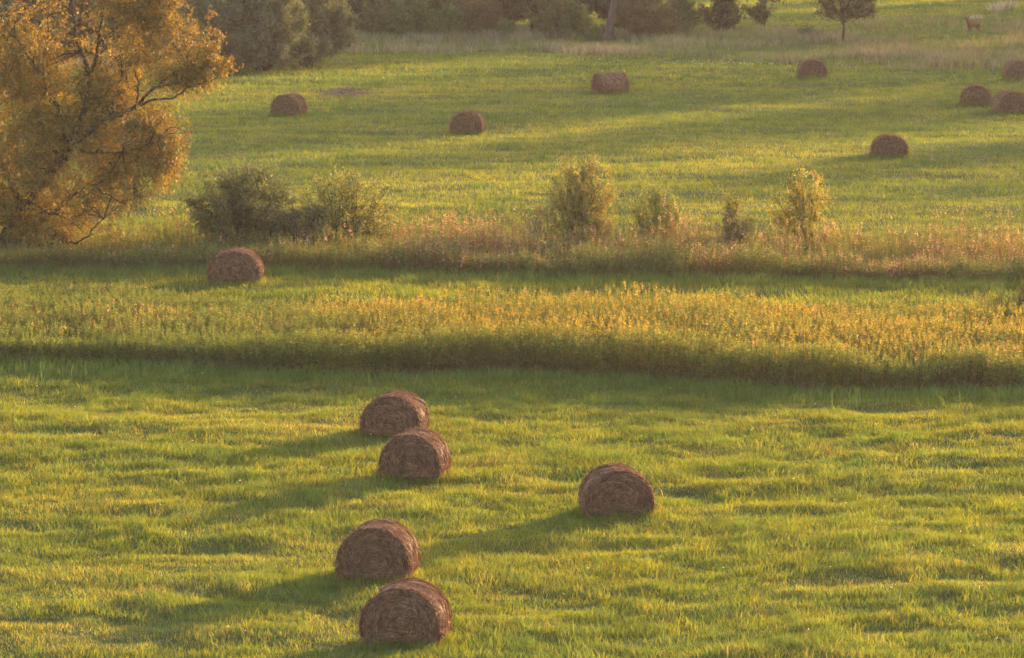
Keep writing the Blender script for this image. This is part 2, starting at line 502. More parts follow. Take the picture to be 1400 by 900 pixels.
def tall_grass(name, x, y, h, col, seed, wid=0.016, per=9, mat=M_GRASS, spread=0.12):
    r = np.random.default_rng(seed)
    x = np.repeat(x, per) + r.normal(size=len(x) * per) * spread; y = np.repeat(y, per) + r.normal(size=len(y) * per) * spread
    h = np.repeat(h, per) * (0.5 + 0.7 * r.random(len(x))); n = len(x)
    az = r.random(n) * 2 * math.pi; ln = h * (0.15 + 0.7 * r.random(n))
    lean = np.stack([np.cos(az) * ln, np.sin(az) * ln, 0 * az], 1)
    wa = r.random(n) * math.pi
    L = Leaves()
    L.blades(np.stack([x, y, terrain(x, y) - 0.02], 1), lean, h, np.stack([np.cos(wa), np.sin(wa), 0 * wa], 1), wid * (0.6 + .8 * r.random(n)), np.repeat(col, per, 0) * (0.75 + 0.5 * r.random(n))[:, None], bend=0.25)
    return tag(link(name, L.build(name, mat)), kind="stuff")

tufts('tussock_grass', 82, 122, 8500, 801, 0.18, 0.012, 26)
tufts('field_tussocks', 153, 300, 3200, 811, 0.24, 0.022, 14)

bale_fringe()

# goldenrod bank between the two meadows
r = np.random.default_rng(301)
x, y = band_points(GR_F, GR_B, 30, r)
x2, y2 = band_points(GR_F, lambda q: GR_F(q) + 1.5, 60, r)
x = np.concatenate([x, x2]); y = np.concatenate([y, y2])
pxx = x / y * F + 700
hmap = np.interp(pxx, [-200, 0, 250, 420, 560, 760, 950, 1100, 1250, 1400, 1600], [0.80, 0.80, 0.78, 0.92, 1.08, 1.16, 1.12, 1.00, 0.92, 0.90, 0.9])
hmap *= 0.62 + 0.76 * fbm(x * 0.6, y * 0.6, 33)
back = (y - GR_F(x)) / np.maximum(GR_B(x) - GR_F(x), 1)
lefty = 1 - sstep(330, 520, pxx)
righty = sstep(950, 1150, pxx)
hmap *= 1 - 0.35 * sstep(0.35, 0.9, back) * np.maximum(lefty, 0.7 * righty)
h = hmap * (0.72 + 0.36 * r.random(len(x)))
gold = np.clip(0.66 - 0.85 * lefty + 1.6 * (fbm(x * 0.4, y * 0.5, 35) - 0.5) + 0.5 * (r.random(len(x)) - .5), 0, 1)
gold = gold * (0.15 + 0.85 * sstep(0.6, 2.6, y - GR_F(x) + 0.8 * (r.random(len(x)) - .5)))
topc = mixc(np.tile(np.array([0.13, 0.15, 0.04]), (len(x), 1)), np.array([0.30, 0.195, 0.045]), gold)
pinkish = (r.random(len(x)) < 0.12 * np.clip((fbm(x * 0.25, y * 0.4, 37) - 0.45) * 4, 0, 1)); topc[pinkish] = np.array([0.30, 0.17, 0.11])
leafc = mixc(np.tile(np.array([0.085, 0.115, 0.035]), (len(x), 1)), np.array([0.15, 0.15, 0.035]), gold * 0.6)
herbs("goldenrod", x, y, h, leafc, topc, 302, nleaf=38, plume=20, plume_len=0.2, plume_sz=0.020, leaf=(0.10, 0.019), lowc=(0.075, 0.042, 0.028))

# weedy ditch edge in the middle: green herbs, dark dead stems, pink seed heads
r = np.random.default_rng(311)
x, y = band_points(MB_F, MB_B, 20, r)
x2, y2 = band_points(MB_F, lambda q: MB_F(q) + 1.6, 45, r)
x = np.concatenate([x, x2]); y = np.concatenate([y, y2])
pxx = x / y * F + 700
back = (y - MB_F(x)) / np.maximum(MB_B(x) - MB_F(x), 1)
h = (0.10 + 1.55 * fbm(x * 0.8, y * 0.6, 51)) * (0.6 + 0.6 * r.random(len(x))) * (0.8 + 0.45 * back)
pink = np.clip(np.interp(pxx, [-100, 100, 300, 520, 560, 730, 900, 1150, 1220, 1500], [.2, .25, .25, .4, .75, .7, .5, .5, .7, .75]) * (0.35 + 0.9 * back) * (0.5 + fbm(x * 0.6, y * 0.4, 57)), 0, 1)
pink = pink * (0.2 + 1.6 * sstep(0.40, 0.62, fbm(x * 0.5, y * 0.6, 58)))
dead = r.random(len(x)) < pink
leafc = np.where(dead[:, None], np.array([[0.15, 0.080, 0.058]]), np.array([[0.085, 0.105, 0.036]])) * (0.8 + 0.4 * r.random(len(x)))[:, None]
topc = np.where(dead[:, None], np.array([[0.30, 0.195, 0.145]]), np.array([[0.13, 0.14, 0.05]]))
herbs("ditch_weeds", x, y, h, leafc, topc, 312, nleaf=26, plume=12, leaf=(0.12, 0.02), plume_sz=0.024, lowc=(0.075, 0.040, 0.030))
# long grass leaning out of the ditch edge
x, y = band_points(MB_F, MB_B, 3.5, r)
pxx = x / y * F + 700
cc = mixc(np.tile(np.array([0.075, 0.10, 0.035]), (len(x), 1)), np.array([0.26, 0.16, 0.11]), np.clip(r.random(len(x)) * np.interp(pxx, [0, 500, 600, 1400], [0.3, 0.4, 0.8, 0.8]) * (0.3 + 0.9 * (y - MB_F(x)) / (MB_B(x) - MB_F(x))), 0, 1))
tall_grass("ditch_grass", x, y, 0.55 + 0.25 * r.random(len(x)), cc, 313)
# fringe of long fresh grass at the foot of the goldenrod and of the ditch edge
xx = np.concatenate([np.linspace(-17, 17, 1500), np.linspace(-20, 20, 1300)]) + r.normal(size=2800) * 0.1
yy = np.concatenate([GR_F(xx[:1500]) - 0.25 - np.abs(r.normal(size=1500)) * 1.1, MB_F(xx[1500:]) - 0.2 - np.abs(r.normal(size=1300)) * 1.0])
tall_grass("fringe_grass", xx, yy, 0.25 + 0.22 * fbm(xx * 0.8, yy, 61), np.tile(np.array([0.080, 0.115, 0.038]), (len(xx), 1)), 314, wid=0.014, per=8, spread=0.15)

# dry grass strip along the far edge of the field
r = np.random.default_rng(321)
x, y = band_points(FB_F, FB_B, 3.2, r, -34, 36, jit=1.2)
pxx = x / y * F + 700
patch = fbm(x * 0.22, y * 0.2, 71, 3)
pk = np.clip(-0.05 + 2.6 * (patch - 0.50) + 0.5 * (r.random(len(x)) - .5), 0, 1)
cc = mixc(np.tile(np.array([0.10, 0.115, 0.038]), (len(x), 1)), np.array([0.27, 0.18, 0.135]), pk)
yel = np.clip((pxx - 1150) / 150, 0, 1) * (r.random(len(x)) < 0.5); cc = mixc(cc, np.array([0.20, 0.15, 0.04]), yel * 0.8)
brown = r.random(len(x)) < 0.22 * sstep(0.4, 0.6, vnoise(x * 0.4, y * 0.4, 78)); cc[brown] = np.array([0.12, 0.068, 0.045])
k = r.random(len(x)) < 0.18 + 0.7 * sstep(0.42, 0.58, patch)
tall_grass("dry_grass", x[k], y[k], (0.15 + 0.75 * patch[k]), cc[k], 322, wid=0.035, per=14, mat=M_DRY, spread=0.3)
# rough weedy slope behind it at the right, and the pale tufts
P = np.array([gpt(1150 + 260 * a, 28 + 68 * b) for a, b in r.random((700, 2))])
k = r.random(700) < 0.25 + 0.75 * sstep(0.45, 0.6, fbm(P[:, 0] * 0.3, P[:, 1] * 0.12, 73))
P = P[k]
cc = mixc(np.tile(np.array([0.11, 0.11, 0.04]), (len(P), 1)), np.array([0.20, 0.13, 0.07]), r.random(len(P)))
tall_grass("rough_grass", P[:, 0], P[:, 1], 0.25 + 0.35 * r.random(len(P)), cc, 323, wid=0.04, per=12, mat=M_DRY, spread=0.3)

# ------------------------------------------------------------------ shrubs and trees
def shrub_parts(seed, H, W, nstem=9, ntwig=420, nleaf=16, leaf=(0.09, 0.04), cols=((0.07, 0.095, 0.03),), colw=None,
                shape='fan', twl=0.22, stem_r=0.018, bark=None, mat=None, droop=0.0, start=0.2, trunk=0.0):
    """returns (stems mesh, foliage mesh) in local coordinates, base at 0,0,0"""
    r = np.random.default_rng(seed)
    tubes = Tubes(5)
    B, Mi, T = [], [], []
    for k in range(nstem):
        a = r.random() * 2 * math.pi
        if shape == 'fan':
            q = math.sqrt(r.random()); tip = np.array([math.cos(a) * W / 2 * q, math.sin(a) * W / 2 * q, H * (0.72 + 0.3 * r.random()) * (1 - 0.35 * q ** 3)])
        elif shape == 'dome':
            q = r.random() ** 0.4; tip = np.array([math.cos(a) * W / 2 * q, math.sin(a) * W / 2 * q, H * math.sqrt(max(0.06, 1 - q * q)) * (0.88 + 0.14 * r.random())])
        elif shape == 'egg':      # upright bush, widest a little below half height, tips all through it
            u = r.random() ** 0.75; pr = math.sqrt(max(0.0, 1 - ((u - 0.38) / 0.62) ** 2)) if u > 0.38 else 0.72 + 0.28 * u / 0.38
            q = r.random() ** 0.36; tip = np.array([math.cos(a) * W / 2 * q * pr, math.sin(a) * W / 2 * q * pr, H * (0.12 + 0.88 * u) * (0.93 + 0.12 * r.random())])
        elif shape == 'round':    # tree crown on a trunk: blunt oval
            u = r.random() * 1.7 - 0.7; q = math.sqrt(max(0.0, 1 - u * u)) * (0.75 + 0.25 * r.random())
            tip = np.array([math.cos(a) * W / 2 * q, math.sin(a) * W / 2 * q, trunk + (H - trunk) * (0.45 + 0.5 * u)])
        else:                     # cone
            q = r.random(); tip = np.array([math.cos(a) * W / 2 * (1 - q) * .9, math.sin(a) * W / 2 * (1 - q) * .9, H * (0.25 + 0.75 * q)])
        b = np.array([math.cos(a), math.sin(a), 0]) * 0.06 * W * r.random()
        if trunk:
            b = np.array([0, 0, trunk * (0.75 + 0.35 * r.random())])
        elif shape == 'cone':
            b = np.array([0, 0, max(0.0, tip[2] - W * 0.35) * 0.9])
        mi = b * 0.5 + tip * 0.5 + np.array([-(tip[0] - b[0]) * 0.16, -(tip[1] - b[1]) * 0.16, (tip[2] - b[2]) * 0.06]) + r.normal(size=3) * 0.05 * W
        mi[2] = max(mi[2], 0.05)
        B.append(b); Mi.append(mi); T.append(tip)
        t = np.linspace(0, 1, 7)[:, None]
        pts = b * (1 - t) ** 2 + 2 * mi * t * (1 - t) + tip * t * t
        pts[1:-1] += r.normal(size=(5, 3)) * 0.012 * H
        tubes.add(pts, stem_r * (1 - 0.85 * t[:, 0]) + 0.003)
    if trunk or shape == 'cone':
        hh = trunk * 1.1 if trunk else H * 0.95
        z = np.linspace(-0.05, hh, 7)
        tubes.add(np.stack([np.sin(z * 2) * 0.03 * W * 0.4, np.cos(z * 1.7) * 0.03 * W * .4 - 0.012 * W, z], 1), np.linspace(stem_r * 2.6, stem_r * (1.3 if trunk else 0.3), 7))
    B, Mi, T = map(np.array, (B, Mi, T))
    j = r.integers(0, nstem, ntwig); t = (start + (1 - start) * r.random(ntwig) ** 0.7)[:, None]
    st = B[j] * (1 - t) ** 2 + 2 * Mi[j] * t * (1 - t) + T[j] * t * t
    tan = unit(2 * (Mi[j] - B[j]) * (1 - t) + 2 * (T[j] - Mi[j]) * t)
    d = unit(tan * 0.7 + r.normal(size=(ntwig, 3)) * 0.65 + np.array([[0, 0, 0.25 - droop]]))
    tl = H * twl * (0.4 + 0.9 * r.random(ntwig))[:, None]
    en = st + d * tl + np.array([[0, 0, -1.0]]) * droop * tl * 0.4
    for q in range(0, ntwig, max(1, ntwig // 140)):
        tubes.add(np.array([st[q], (st[q] + en[q]) / 2 + r.normal(size=3) * 0.01, en[q]]), [stem_r * 0.3, stem_r * 0.22, 0.002])
    idx = np.repeat(np.arange(ntwig), nleaf); m = len(idx)
    u = r.random(m)[:, None]
    p = st[idx] * (1 - u) + en[idx] * u + r.normal(size=(m, 3)) * leaf[0] * 0.55
    p[:, 2] = np.maximum(p[:, 2], 0.03)
    dd = unit(d[idx] * 0.6 + r.normal(size=(m, 3)) * 0.8 + np.array([[0, 0, -droop]]))
    sd = unit(np.cross(dd, r.normal(size=(m, 3))))
    s = (0.6 + 0.8 * r.random(m))[:, None]
    cols = np.array(cols)
    ci = r.choice(len(cols), size=ntwig, p=colw)[idx]
    sw = r.random(m) < 0.25; ci[sw] = r.choice(len(cols), size=sw.sum(), p=colw)
    c = cols[ci] * (0.75 + 0.5 * r.random(m))[:, None]
    L = Leaves(); L.diamonds(p, dd * leaf[0] * s, sd * leaf[1] * s, c)
    return tubes.build("stems", bark or M_BARK), L.build("foliage", mat or M_LEAF)

def plant(name, loc, label, cat, group, parts, rz=0.0, sc=(1, 1, 1), names=("stems", "foliage")):
    o = empty(name, loc, label, cat, group, rz)
    o.scale = sc
    for nm, me in zip(names, parts): link(nm, me, o)
    return o

def ground_loc(px, py):
    x, y = gpt(px, py)
    return (x, y, tz(x, y) - 0.02)

DARK = ((0.045, 0.055, 0.030), (0.060, 0.072, 0.036), (0.085, 0.085, 0.040))
DARKB = ((0.060, 0.075, 0.036), (0.075, 0.09, 0.042), (0.11, 0.11, 0.045))
OLIVE = ((0.125, 0.145, 0.032), (0.17, 0.17, 0.034), (0.20, 0.16, 0.036))
YEL = ((0.22, 0.18, 0.032), (0.25, 0.165, 0.032), (0.15, 0.155, 0.032))
GREY = ((0.095, 0.10, 0.058), (0.12, 0.12, 0.068), (0.075, 0.08, 0.045))
RUSTY = ((0.11, 0.060, 0.034), (0.085, 0.055, 0.032), (0.075, 0.075, 0.03))
GREENB = ((0.075, 0.10, 0.03), (0.10, 0.125, 0.035), (0.055, 0.075, 0.026))

G_MID = "young shrubs along the weedy ditch"
plant("bush", ground_loc(338, 345), "big dark leafy bush behind the slumped hay bale", "bush", G_MID,
      shrub_parts(401, 2.8, 4.3, 130, 2500, 15, (0.085, 0.045), DARKB, shape='egg', twl=0.13, start=0.25, stem_r=0.014))
plant("bush", ground_loc(470, 345), "airy olive bush with reddish tips just right of the big dark bush", "bush", G_MID,
      shrub_parts(402, 2.65, 3.9, 95, 1300, 13, (0.08, 0.042), OLIVE + ((0.05, 0.06, 0.028),), shape='egg', twl=0.15, stem_r=0.014))
plant("bush", ground_loc(405, 350), "low grey green bush filling the gap between the two larger bushes", "bush", G_MID,
      shrub_parts(403, 1.9, 2.4, 24, 520, 13, (0.07, 0.035), ((0.07, 0.075, 0.04), (0.09, 0.08, 0.045)), shape='fan'))
plant("bush", ground_loc(793, 340), "tall olive bush with a pointed orange tinted top, middle of the shrub row", "bush", G_MID,
      shrub_parts(404, 2.85, 3.0, 100, 1500, 14, (0.075, 0.038), ((0.11, 0.125, 0.03), (0.15, 0.15, 0.032), (0.20, 0.13, 0.036)), shape='egg', twl=0.14, stem_r=0.014))
plant("sapling", ground_loc(742, 343), "thin leaning sapling with few leaves left of the pointed bush", "sapling", G_MID,
      shrub_parts(405, 1.6, 1.9, 5, 60, 8, (0.075, 0.04), ((0.17, 0.10, 0.045), (0.12, 0.11, 0.035)), shape='fan', twl=0.2, stem_r=0.012))
plant("bush", ground_loc(898, 342), "smaller round olive bush right of the pointed bush", "bush", G_MID,
      shrub_parts(406, 2.15, 2.1, 70, 900, 13, (0.07, 0.036), ((0.12, 0.14, 0.03), (0.16, 0.16, 0.032), (0.10, 0.11, 0.03)), shape='egg', twl=0.16, stem_r=0.012))
plant("sapling", ground_loc(1004, 350), "narrow conical sapling between the round bush and the yellow one", "sapling", G_MID,
      shrub_parts(407, 1.9, 1.15, 30, 330, 12, (0.07, 0.036), ((0.14, 0.145, 0.032), (0.18, 0.14, 0.032), (0.11, 0.12, 0.03)), shape='egg', twl=0.14))
plant("bush", ground_loc(1103, 345), "airy yellow leaved bush with bare lower stems", "bush", G_MID,
      shrub_parts(408, 2.55, 2.6, 60, 700, 12, (0.078, 0.042), YEL, shape='egg', twl=0.14, start=0.45, stem_r=0.013))
plant("sapling", ground_loc(1180, 346), "tiny yellowish sapling right of the yellow bush", "sapling", G_MID,
      shrub_parts(409, 0.85, 0.6, 5, 40, 9, (0.07, 0.036), YEL, shape='fan'))

# grey willows and the wood edge behind the far field
G_WIL = "grey green willow shrubs at the far left"
wl = [shrub_parts(420 + q, 4.8, 6.0, 70, 3600, 15, (0.17, 0.06), GREY, shape='dome', twl=0.11, start=0.35, stem_r=0.025) for q in range(2)]
for k, (px, py, sx, lab) in enumerate([
    (418, 92, 0.86, "rounded grey green willow, rightmost of the three at the field edge"),
    (355, 102, 0.90, "rounded grey green willow in the middle of the three at the field edge"),
    (285, 104, 0.95, "grey green willow partly hidden by the golden willow's right lobe")]):
    x, y = gpt(px, py)
    plant("willow_shrub", (x, y + 1.6, tz(x, y)), lab, "willow", G_WIL, wl[k % 2], rz=k * 1.7, sc=(sx, sx, 1.0))

G_EDGE = "dim shrubs and trees at the wood edge"
edge = {
    'dark': shrub_parts(430, 4.6, 5.2, 40, 1700, 15, (0.19, 0.09), DARK, shape='dome', twl=0.13, stem_r=0.035),
    'green': shrub_parts(431, 2.8, 3.4, 30, 1200, 13, (0.15, 0.07), GREENB, shape='dome', twl=0.15, stem_r=0.025),
    'rust': shrub_parts(432, 3.2, 4.0, 34, 1300, 13, (0.15, 0.06), RUSTY, shape='dome', twl=0.15, stem_r=0.025),
    'olive': shrub_parts(433, 3.2, 3.6, 30, 1200, 13, (0.15, 0.07), ((0.08, 0.085, 0.03), (0.11, 0.10, 0.035), (0.06, 0.06, 0.03)), shape='dome', twl=0.15, stem_r=0.025),
}
EDGE = [
    ('dark', 20, 80, 1.2, "dark shrub glimpsed behind the golden willow, far left edge"),
    ('dark', 120, 82, 1.15, "dark shrub glimpsed through the gap in the golden willow's top"),
    ('dark', 215, 80, 1.1, "dark shrub behind the golden willow's upper branches"),
    ('dark', 490, 44, 1.1, "dark shadowy shrub right behind the rightmost grey willow"),
    ('olive', 515, 52, 0.75, "olive shrub at the foot of the dark shrub by the grey willows"),
    ('green', 562, 54, 0.95, "green shrub at the wood edge above the bale with no neighbours"),
    ('dark', 600, 40, 1.1, "dark tree mass behind the green shrub of the wood edge"),
    ('green', 612, 56, 0.7, "low pale green shrub at the wood edge, next to the rusty one"),
    ('rust', 645, 53, 0.9, "reddish brown twiggy shrub in the middle of the wood edge"),
    ('rust', 690, 43, 1.1, "rusty shrub behind the thin bent trunk"),
    ('green', 690, 57, 0.45, "small grey green mound in front of the thin bent trunk"),
    ('dark', 745, 40, 1.15, "dark crown behind the thin bent trunk"),
    ('olive', 755, 53, 0.85, "olive shrub between the bent trunk and the leaning trunk"),
    ('green', 785, 53, 0.72, "fresh green shrub left of the thick leaning trunk"),
    ('dark', 850, 42, 1.1, "dark crown behind the thick leaning trunk"),
    ('green', 812, 60, 0.36, "small bright bush at the foot of the leaning trunk"),
    ('rust', 882, 56, 0.98, "broad red brown shrub right of the leaning trunk"),
    ('green', 930, 48, 0.8, "yellow green shrub at the right end of the wood edge"),
]
for k, (kind, px, py, s, lab) in enumerate(EDGE):
    x, y = gpt(px, py)
    plant("shrub", (x, y + 1.0 * s, tz(x, y) - 0.03), lab, "shrub", G_EDGE, edge[kind], rz=k * 2.3, sc=(s, s, s * (1.0 + 0.12 * math.sin(k * 3.1))))

# thick leaning trunk with its broken stump, and a thin bent trunk
def trunk_tree(name, px, py, pts, r0, label, seed, bark=M_BARK_PALE, crown=None):
    x, y = gpt(px, py); z = tz(x, y)
    o = empty(name, (x, y, z), label, "tree", G_EDGE)
    t = Tubes(9)
    P = spline(pts, 14); q = np.linspace(0, 1, 14)
    t.add(P, r0 * (1 - 0.62 * q) + r0 * 0.5 * np.exp(-q * 14))
    link("trunk", t.build("trunk", bark), o)
    if crown:
        me = crown[1]; c = link("crown", me, o); c.location = P[-1] - np.array([0, 0, crown[0]]); c.scale = (crown[2],) * 3
    return o
crown_hi = shrub_parts(440, 3.2, 4.6, 22, 700, 13, (0.19, 0.09), DARK, shape='round', twl=0.16, trunk=0.3)
trunk_tree("leaning_tree", 832, 56, [(0, 0, -0.1), (0.10, 0, 0.9), (0.30, 0.1, 2.1), (0.62, 0.2, 3.6), (0.8, 0.2, 4.6)], 0.30, "old tree with a thick bare trunk leaning right at the wood edge", 441, crown=(0.8, crown_hi[1], 1.0))
trunk_tree("bent_tree", 727, 52, [(0, 0, -0.1), (0.03, 0, 0.8), (-0.02, 0, 1.5), (-0.22, 0.05, 2.1), (-0.5, 0.1, 2.5), (-0.9, 0.1, 3.2)], 0.10, "thin dark tree with a bent trunk at the wood edge", 442, bark=M_BARK, crown=(0.6, crown_hi[1], 0.8))
# stump
x, y = gpt(824, 55)
st = Tubes(10)
st.add([(0, 0, -0.05), (0.01, 0, 0.25), (-0.04, 0, 0.55), (-0.08, 0.02, 0.8), (-0.07, 0.02, 0.98)], [0.24, 0.19, 0.17, 0.15, 0.03])
tag(link("tree_stump", st.build("tree_stump", M_BARK_PALE), loc=(x, y - 0.3, tz(x, y))), "pale broken stump beside the thick leaning trunk", "stump")

# small trees on the open slope at the right
OAK = ((0.075, 0.065, 0.026), (0.10, 0.08, 0.03), (0.055, 0.045, 0.022))
plant("small_tree", ground_loc(984, 46), "dense dark small tree at the right end of the wood edge", "tree", "small trees on the far slope",
      shrub_parts(450, 3.4, 2.3, 22, 420, 14, (0.17, 0.10), OAK + ((0.04, 0.03, 0.022),), shape='dome', twl=0.15, stem_r=0.03), names=("trunk", "crown"))
plant("oak_tree", ground_loc(1045, 45), "slim young oak with tiered crown on the open slope", "tree", "small trees on the far slope",
      shrub_parts(451, 3.3, 2.4, 9, 130, 14, (0.16, 0.10), OAK, shape='round', twl=0.11, stem_r=0.028, trunk=0.75, start=0.4), names=("trunk", "crown"))
plant("oak_tree", ground_loc(1152, 59), "round crowned young oak with clear slender trunk on the open slope", "tree", "small trees on the far slope",
      shrub_parts(452, 4.2, 4.5, 26, 330, 15, (0.17, 0.10), OAK, shape='round', twl=0.10, stem_r=0.035, trunk=1.45, start=0.4), names=("trunk", "crown"))
plant("low_bush", ground_loc(1106, 55), "low dark wiry bush between the two young oaks", "bush", None,
      shrub_parts(453, 0.95, 1.6, 14, 150, 11, (0.13, 0.05), GREY, shape='dome', twl=0.2))
def tuft(px, py, h, lab):
    r = np.random.default_rng(int(px)); n = 140
    x, y = gpt(px, py)
    a = r.random(n) * 2 * math.pi; rad = 0.45 * np.sqrt(r.random(n))
    b = np.stack([np.cos(a) * rad, np.sin(a) * rad, 0 * a], 1)
    ln = h * (0.1 + .6 * r.random(n)); hh = h * (0.5 + .6 * r.random(n))
    L = Leaves(); wa = r.random(n) * math.pi
    L.blades(b, np.stack([np.cos(a) * ln, np.sin(a) * ln, 0 * a], 1), hh, np.stack([np.cos(wa), np.sin(wa), 0 * a], 1), np.full(n, .03), np.tile(np.array([0.34, 0.26, 0.20]), (n, 1)) * (0.7 + .6 * r.random(n))[:, None])
    tag(link("grass_tuft", L.build("grass_tuft", M_DRY), loc=(x, y, tz(x, y) - .02)), lab, "grass tuft", "pale dry grass tufts")
tuft(1362, 17, 0.75, "pale dry grass tuft at the top right, left one of the pair above the deer")
tuft(1379, 14, 0.70, "pale dry grass tuft at the top right corner, right one of the pair")
tuft(1333, 28, 0.45, "faint dry grass tuft right behind the deer")

# ------------------------------------------------------------------ golden willow on the left
def golden_willow():
    r = np.random.default_rng(500)
    YB = gpt(20, 352)[1]
    base = apt(0, 352, YB); base[2] = tz(base[0], base[1]) - 0.1
    o = empty("golden_willow", tuple(base), "large spreading willow with golden autumn leaves and dark limbs, left edge", "tree")
    def W(px, py, dy): return apt(px, py, YB + dy) - base
    def WL(px, py, dy): return apt(px, py, YB + dy * 1.0) - base
    limbs = [  # (pixels with depth offset), start radius, end radius
        ([(0, 352, 0), (10, 320, 0), (28, 288, -.2), (60, 245, -.4), (86, 218, -.6), (100, 196, -.8)], .26, .17),
        ([(100, 196, -.8), (128, 176, -1.3), (150, 163, -1.6), (180, 150, -2.0), (198, 132, -2.2), (216, 119, -2.4), (245, 114, -2.6)], .14, .03),
        ([(186, 143, -2.0), (189, 122, -2.0), (187, 104, -2.1), (180, 92, -2.1)], .05, .02),
        ([(180, 150, -2.0), (212, 136, -2.4), (238, 134, -2.8), (262, 118, -3.0), (298, 107, -3.2)], .06, .015),
        ([(198, 132, -2.2), (225, 110, -2.3), (250, 90, -2.4), (270, 80, -2.5)], .05, .015),
        ([(100, 196, -.8), (108, 168, -.6), (119, 142, -.4), (122, 112, -.2), (119, 90, 0), (107, 60, .2), (100, 20, .3), (96, -40, .5)], .15, .05),
        ([(121, 110, -.2), (130, 85, -.5), (134, 60, -.8), (140, 20, -1.0), (150, -40, -1.2)], .07, .03),
        ([(107, 60, .2), (90, 40, .6), (60, 10, 1.0), (40, -20, 1.2)], .05, .02),
        ([(92, 205, -.6), (80, 150, -.2), (68, 135, .0), (60, 112, .3), (40, 80, .6), (20, 50, 1.0)], .09, .03),
        ([(100, 200, -.8), (118, 207, -1.5), (142, 209, -2.0), (170, 208, -2.4), (196, 200, -2.7), (222, 190, -2.9), (243, 178, -3.1)], .07, .015),
        ([(168, 209, -2.4), (172, 196, -2.3), (175, 186, -2.3)], .035, .02),
        ([(166, 210, -2.4), (152, 234, -2.6), (140, 247, -2.7), (130, 255, -2.8), (146, 266, -3.0), (168, 276, -3.1), (190, 262, -3.2), (208, 244, -3.3)], .045, .012),
        ([(40, 272, -.3), (70, 292, -1.2), (100, 268, -1.8), (125, 250, -2.2)], .05, .012),
        ([(6, 335, 0), (50, 337, -1.0), (85, 331, -1.6), (104, 332, -1.9), (120, 323, -2.1), (130, 310, -2.3), (150, 292, -2.5), (166, 280, -2.6)], .06, .012),
        ([(30, 285, -.2), (10, 240, .6), (-20, 190, 1.2), (-60, 140, 1.6), (-90, 80, 2)], .14, .04),
        ([(86, 218, -.6), (60, 190, .8), (40, 160, 1.6), (30, 120, 2.0), (20, 70, 2.2)], .09, .03),
        ([(150, 163, -1.6), (160, 125, -.8), (176, 92, -.3), (214, 74, -.1), (235, 70, 0)], .08, .02),
        ([(134, 60, -.8), (170, 30, -.9), (200, 10, -1.0), (220, -20, -1)], .05, .02),
    ]
    polys = []
    for q, (pts, ra, rb) in enumerate(limbs):
        P = spline([WL(*p) for p in pts], 8 + 4 * len(pts))
        P[1:-1] += r.normal(size=(len(P) - 2, 3)) * 0.018
        t = Tubes(7); t.add(P, np.linspace(ra, rb, len(P)) * 0.85)
        link("trunk" if q == 0 else "limb", t.build("limb", M_BARK), o)
        polys.append(P)
    allp = np.concatenate(polys)
    # clumps of foliage: pixel centre, radii in pixels, depth offset, number of twigs
    cl = [(255, 70, 42, 40, -2.2, 190), (215, 55, 45, 34, -1.2, 170), (280, 88, 22, 20, -2.6, 90), (185, 75, 35, 30, -.6, 90), (250, 108, 40, 12, -2.8, 45),
          (190, 20, 40, 30, -1.0, 130), (225, 5, 22, 30, -.9, 90), (150, 15, 30, 40, -1.2, 70), (185, -35, 60, 35, -.8, 120),
          (15, 60, 35, 40, 1.2, 170), (-30, 90, 50, 60, 1.5, 150), (45, 95, 40, 35, .6, 130), (85, 85, 30, 28, .2, 90), (15, 130, 45, 45, 1.4, 200), (70, 130, 40, 38, .4, 170),
          (125, 110, 30, 35, -.6, 80), (150, 105, 30, 38, -.2, 80), (120, 150, 40, 36, -.2, 130), (160, 130, 35, 28, -.8, 90),
          (30, 185, 55, 45, .6, 220), (80, 190, 40, 38, -.8, 130), (150, 185, 42, 24, -1.2, 110), (205, 180, 42, 26, -2.4, 150), (225, 205, 30, 28, -2.6, 130), (185, 225, 35, 25, -2.0, 110),
          (20, 235, 50, 40, .3, 190), (75, 240, 45, 32, -1.0, 120), (130, 225, 40, 30, -1.8, 120), (165, 245, 38, 22, -2.4, 90), (190, 262, 28, 14, -3, 40),
          (10, 290, 40, 38, 0, 150), (50, 300, 36, 26, -.8, 90), (100, 270, 36, 22, -1.8, 60), (25, 325, 42, 26, -.4, 110), (70, 320, 26, 16, -1.2, 45), (-40, 240, 60, 90, .8, 260),
          (60, 20, 35, 30, .8, 30), (100, 40, 30, 40, .2, 28), (40, -30, 60, 30, .9, 50), (135, 290, 34, 20, -2.2, 25), (100, 165, 40, 40, .8, 120), (135, 200, 40, 36, .6, 110), (165, 110, 34, 34, .4, 90), (110, 300, 40, 26, -.6, 70), (210, 150, 34, 26, -.8, 60), (150, 150, 40, 30, .6, 110), (60, 285, 44, 30, .6, 120), (20, 345, 40, 18, -.2, 90), (150, 262, 30, 24, -1.4, 60), (215, 215, 32, 26, -1.4, 90), (75, 335, 34, 14, -.6, 50)]
    tw = Tubes(4)
    Ls = Leaves()
    colors = np.array([[0.155, 0.106, 0.014], [0.110, 0.094, 0.016], [0.074, 0.076, 0.018], [0.155, 0.084, 0.014], [0.105, 0.048, 0.013]])
    wts = [.34, .27, .17, .15, .07]
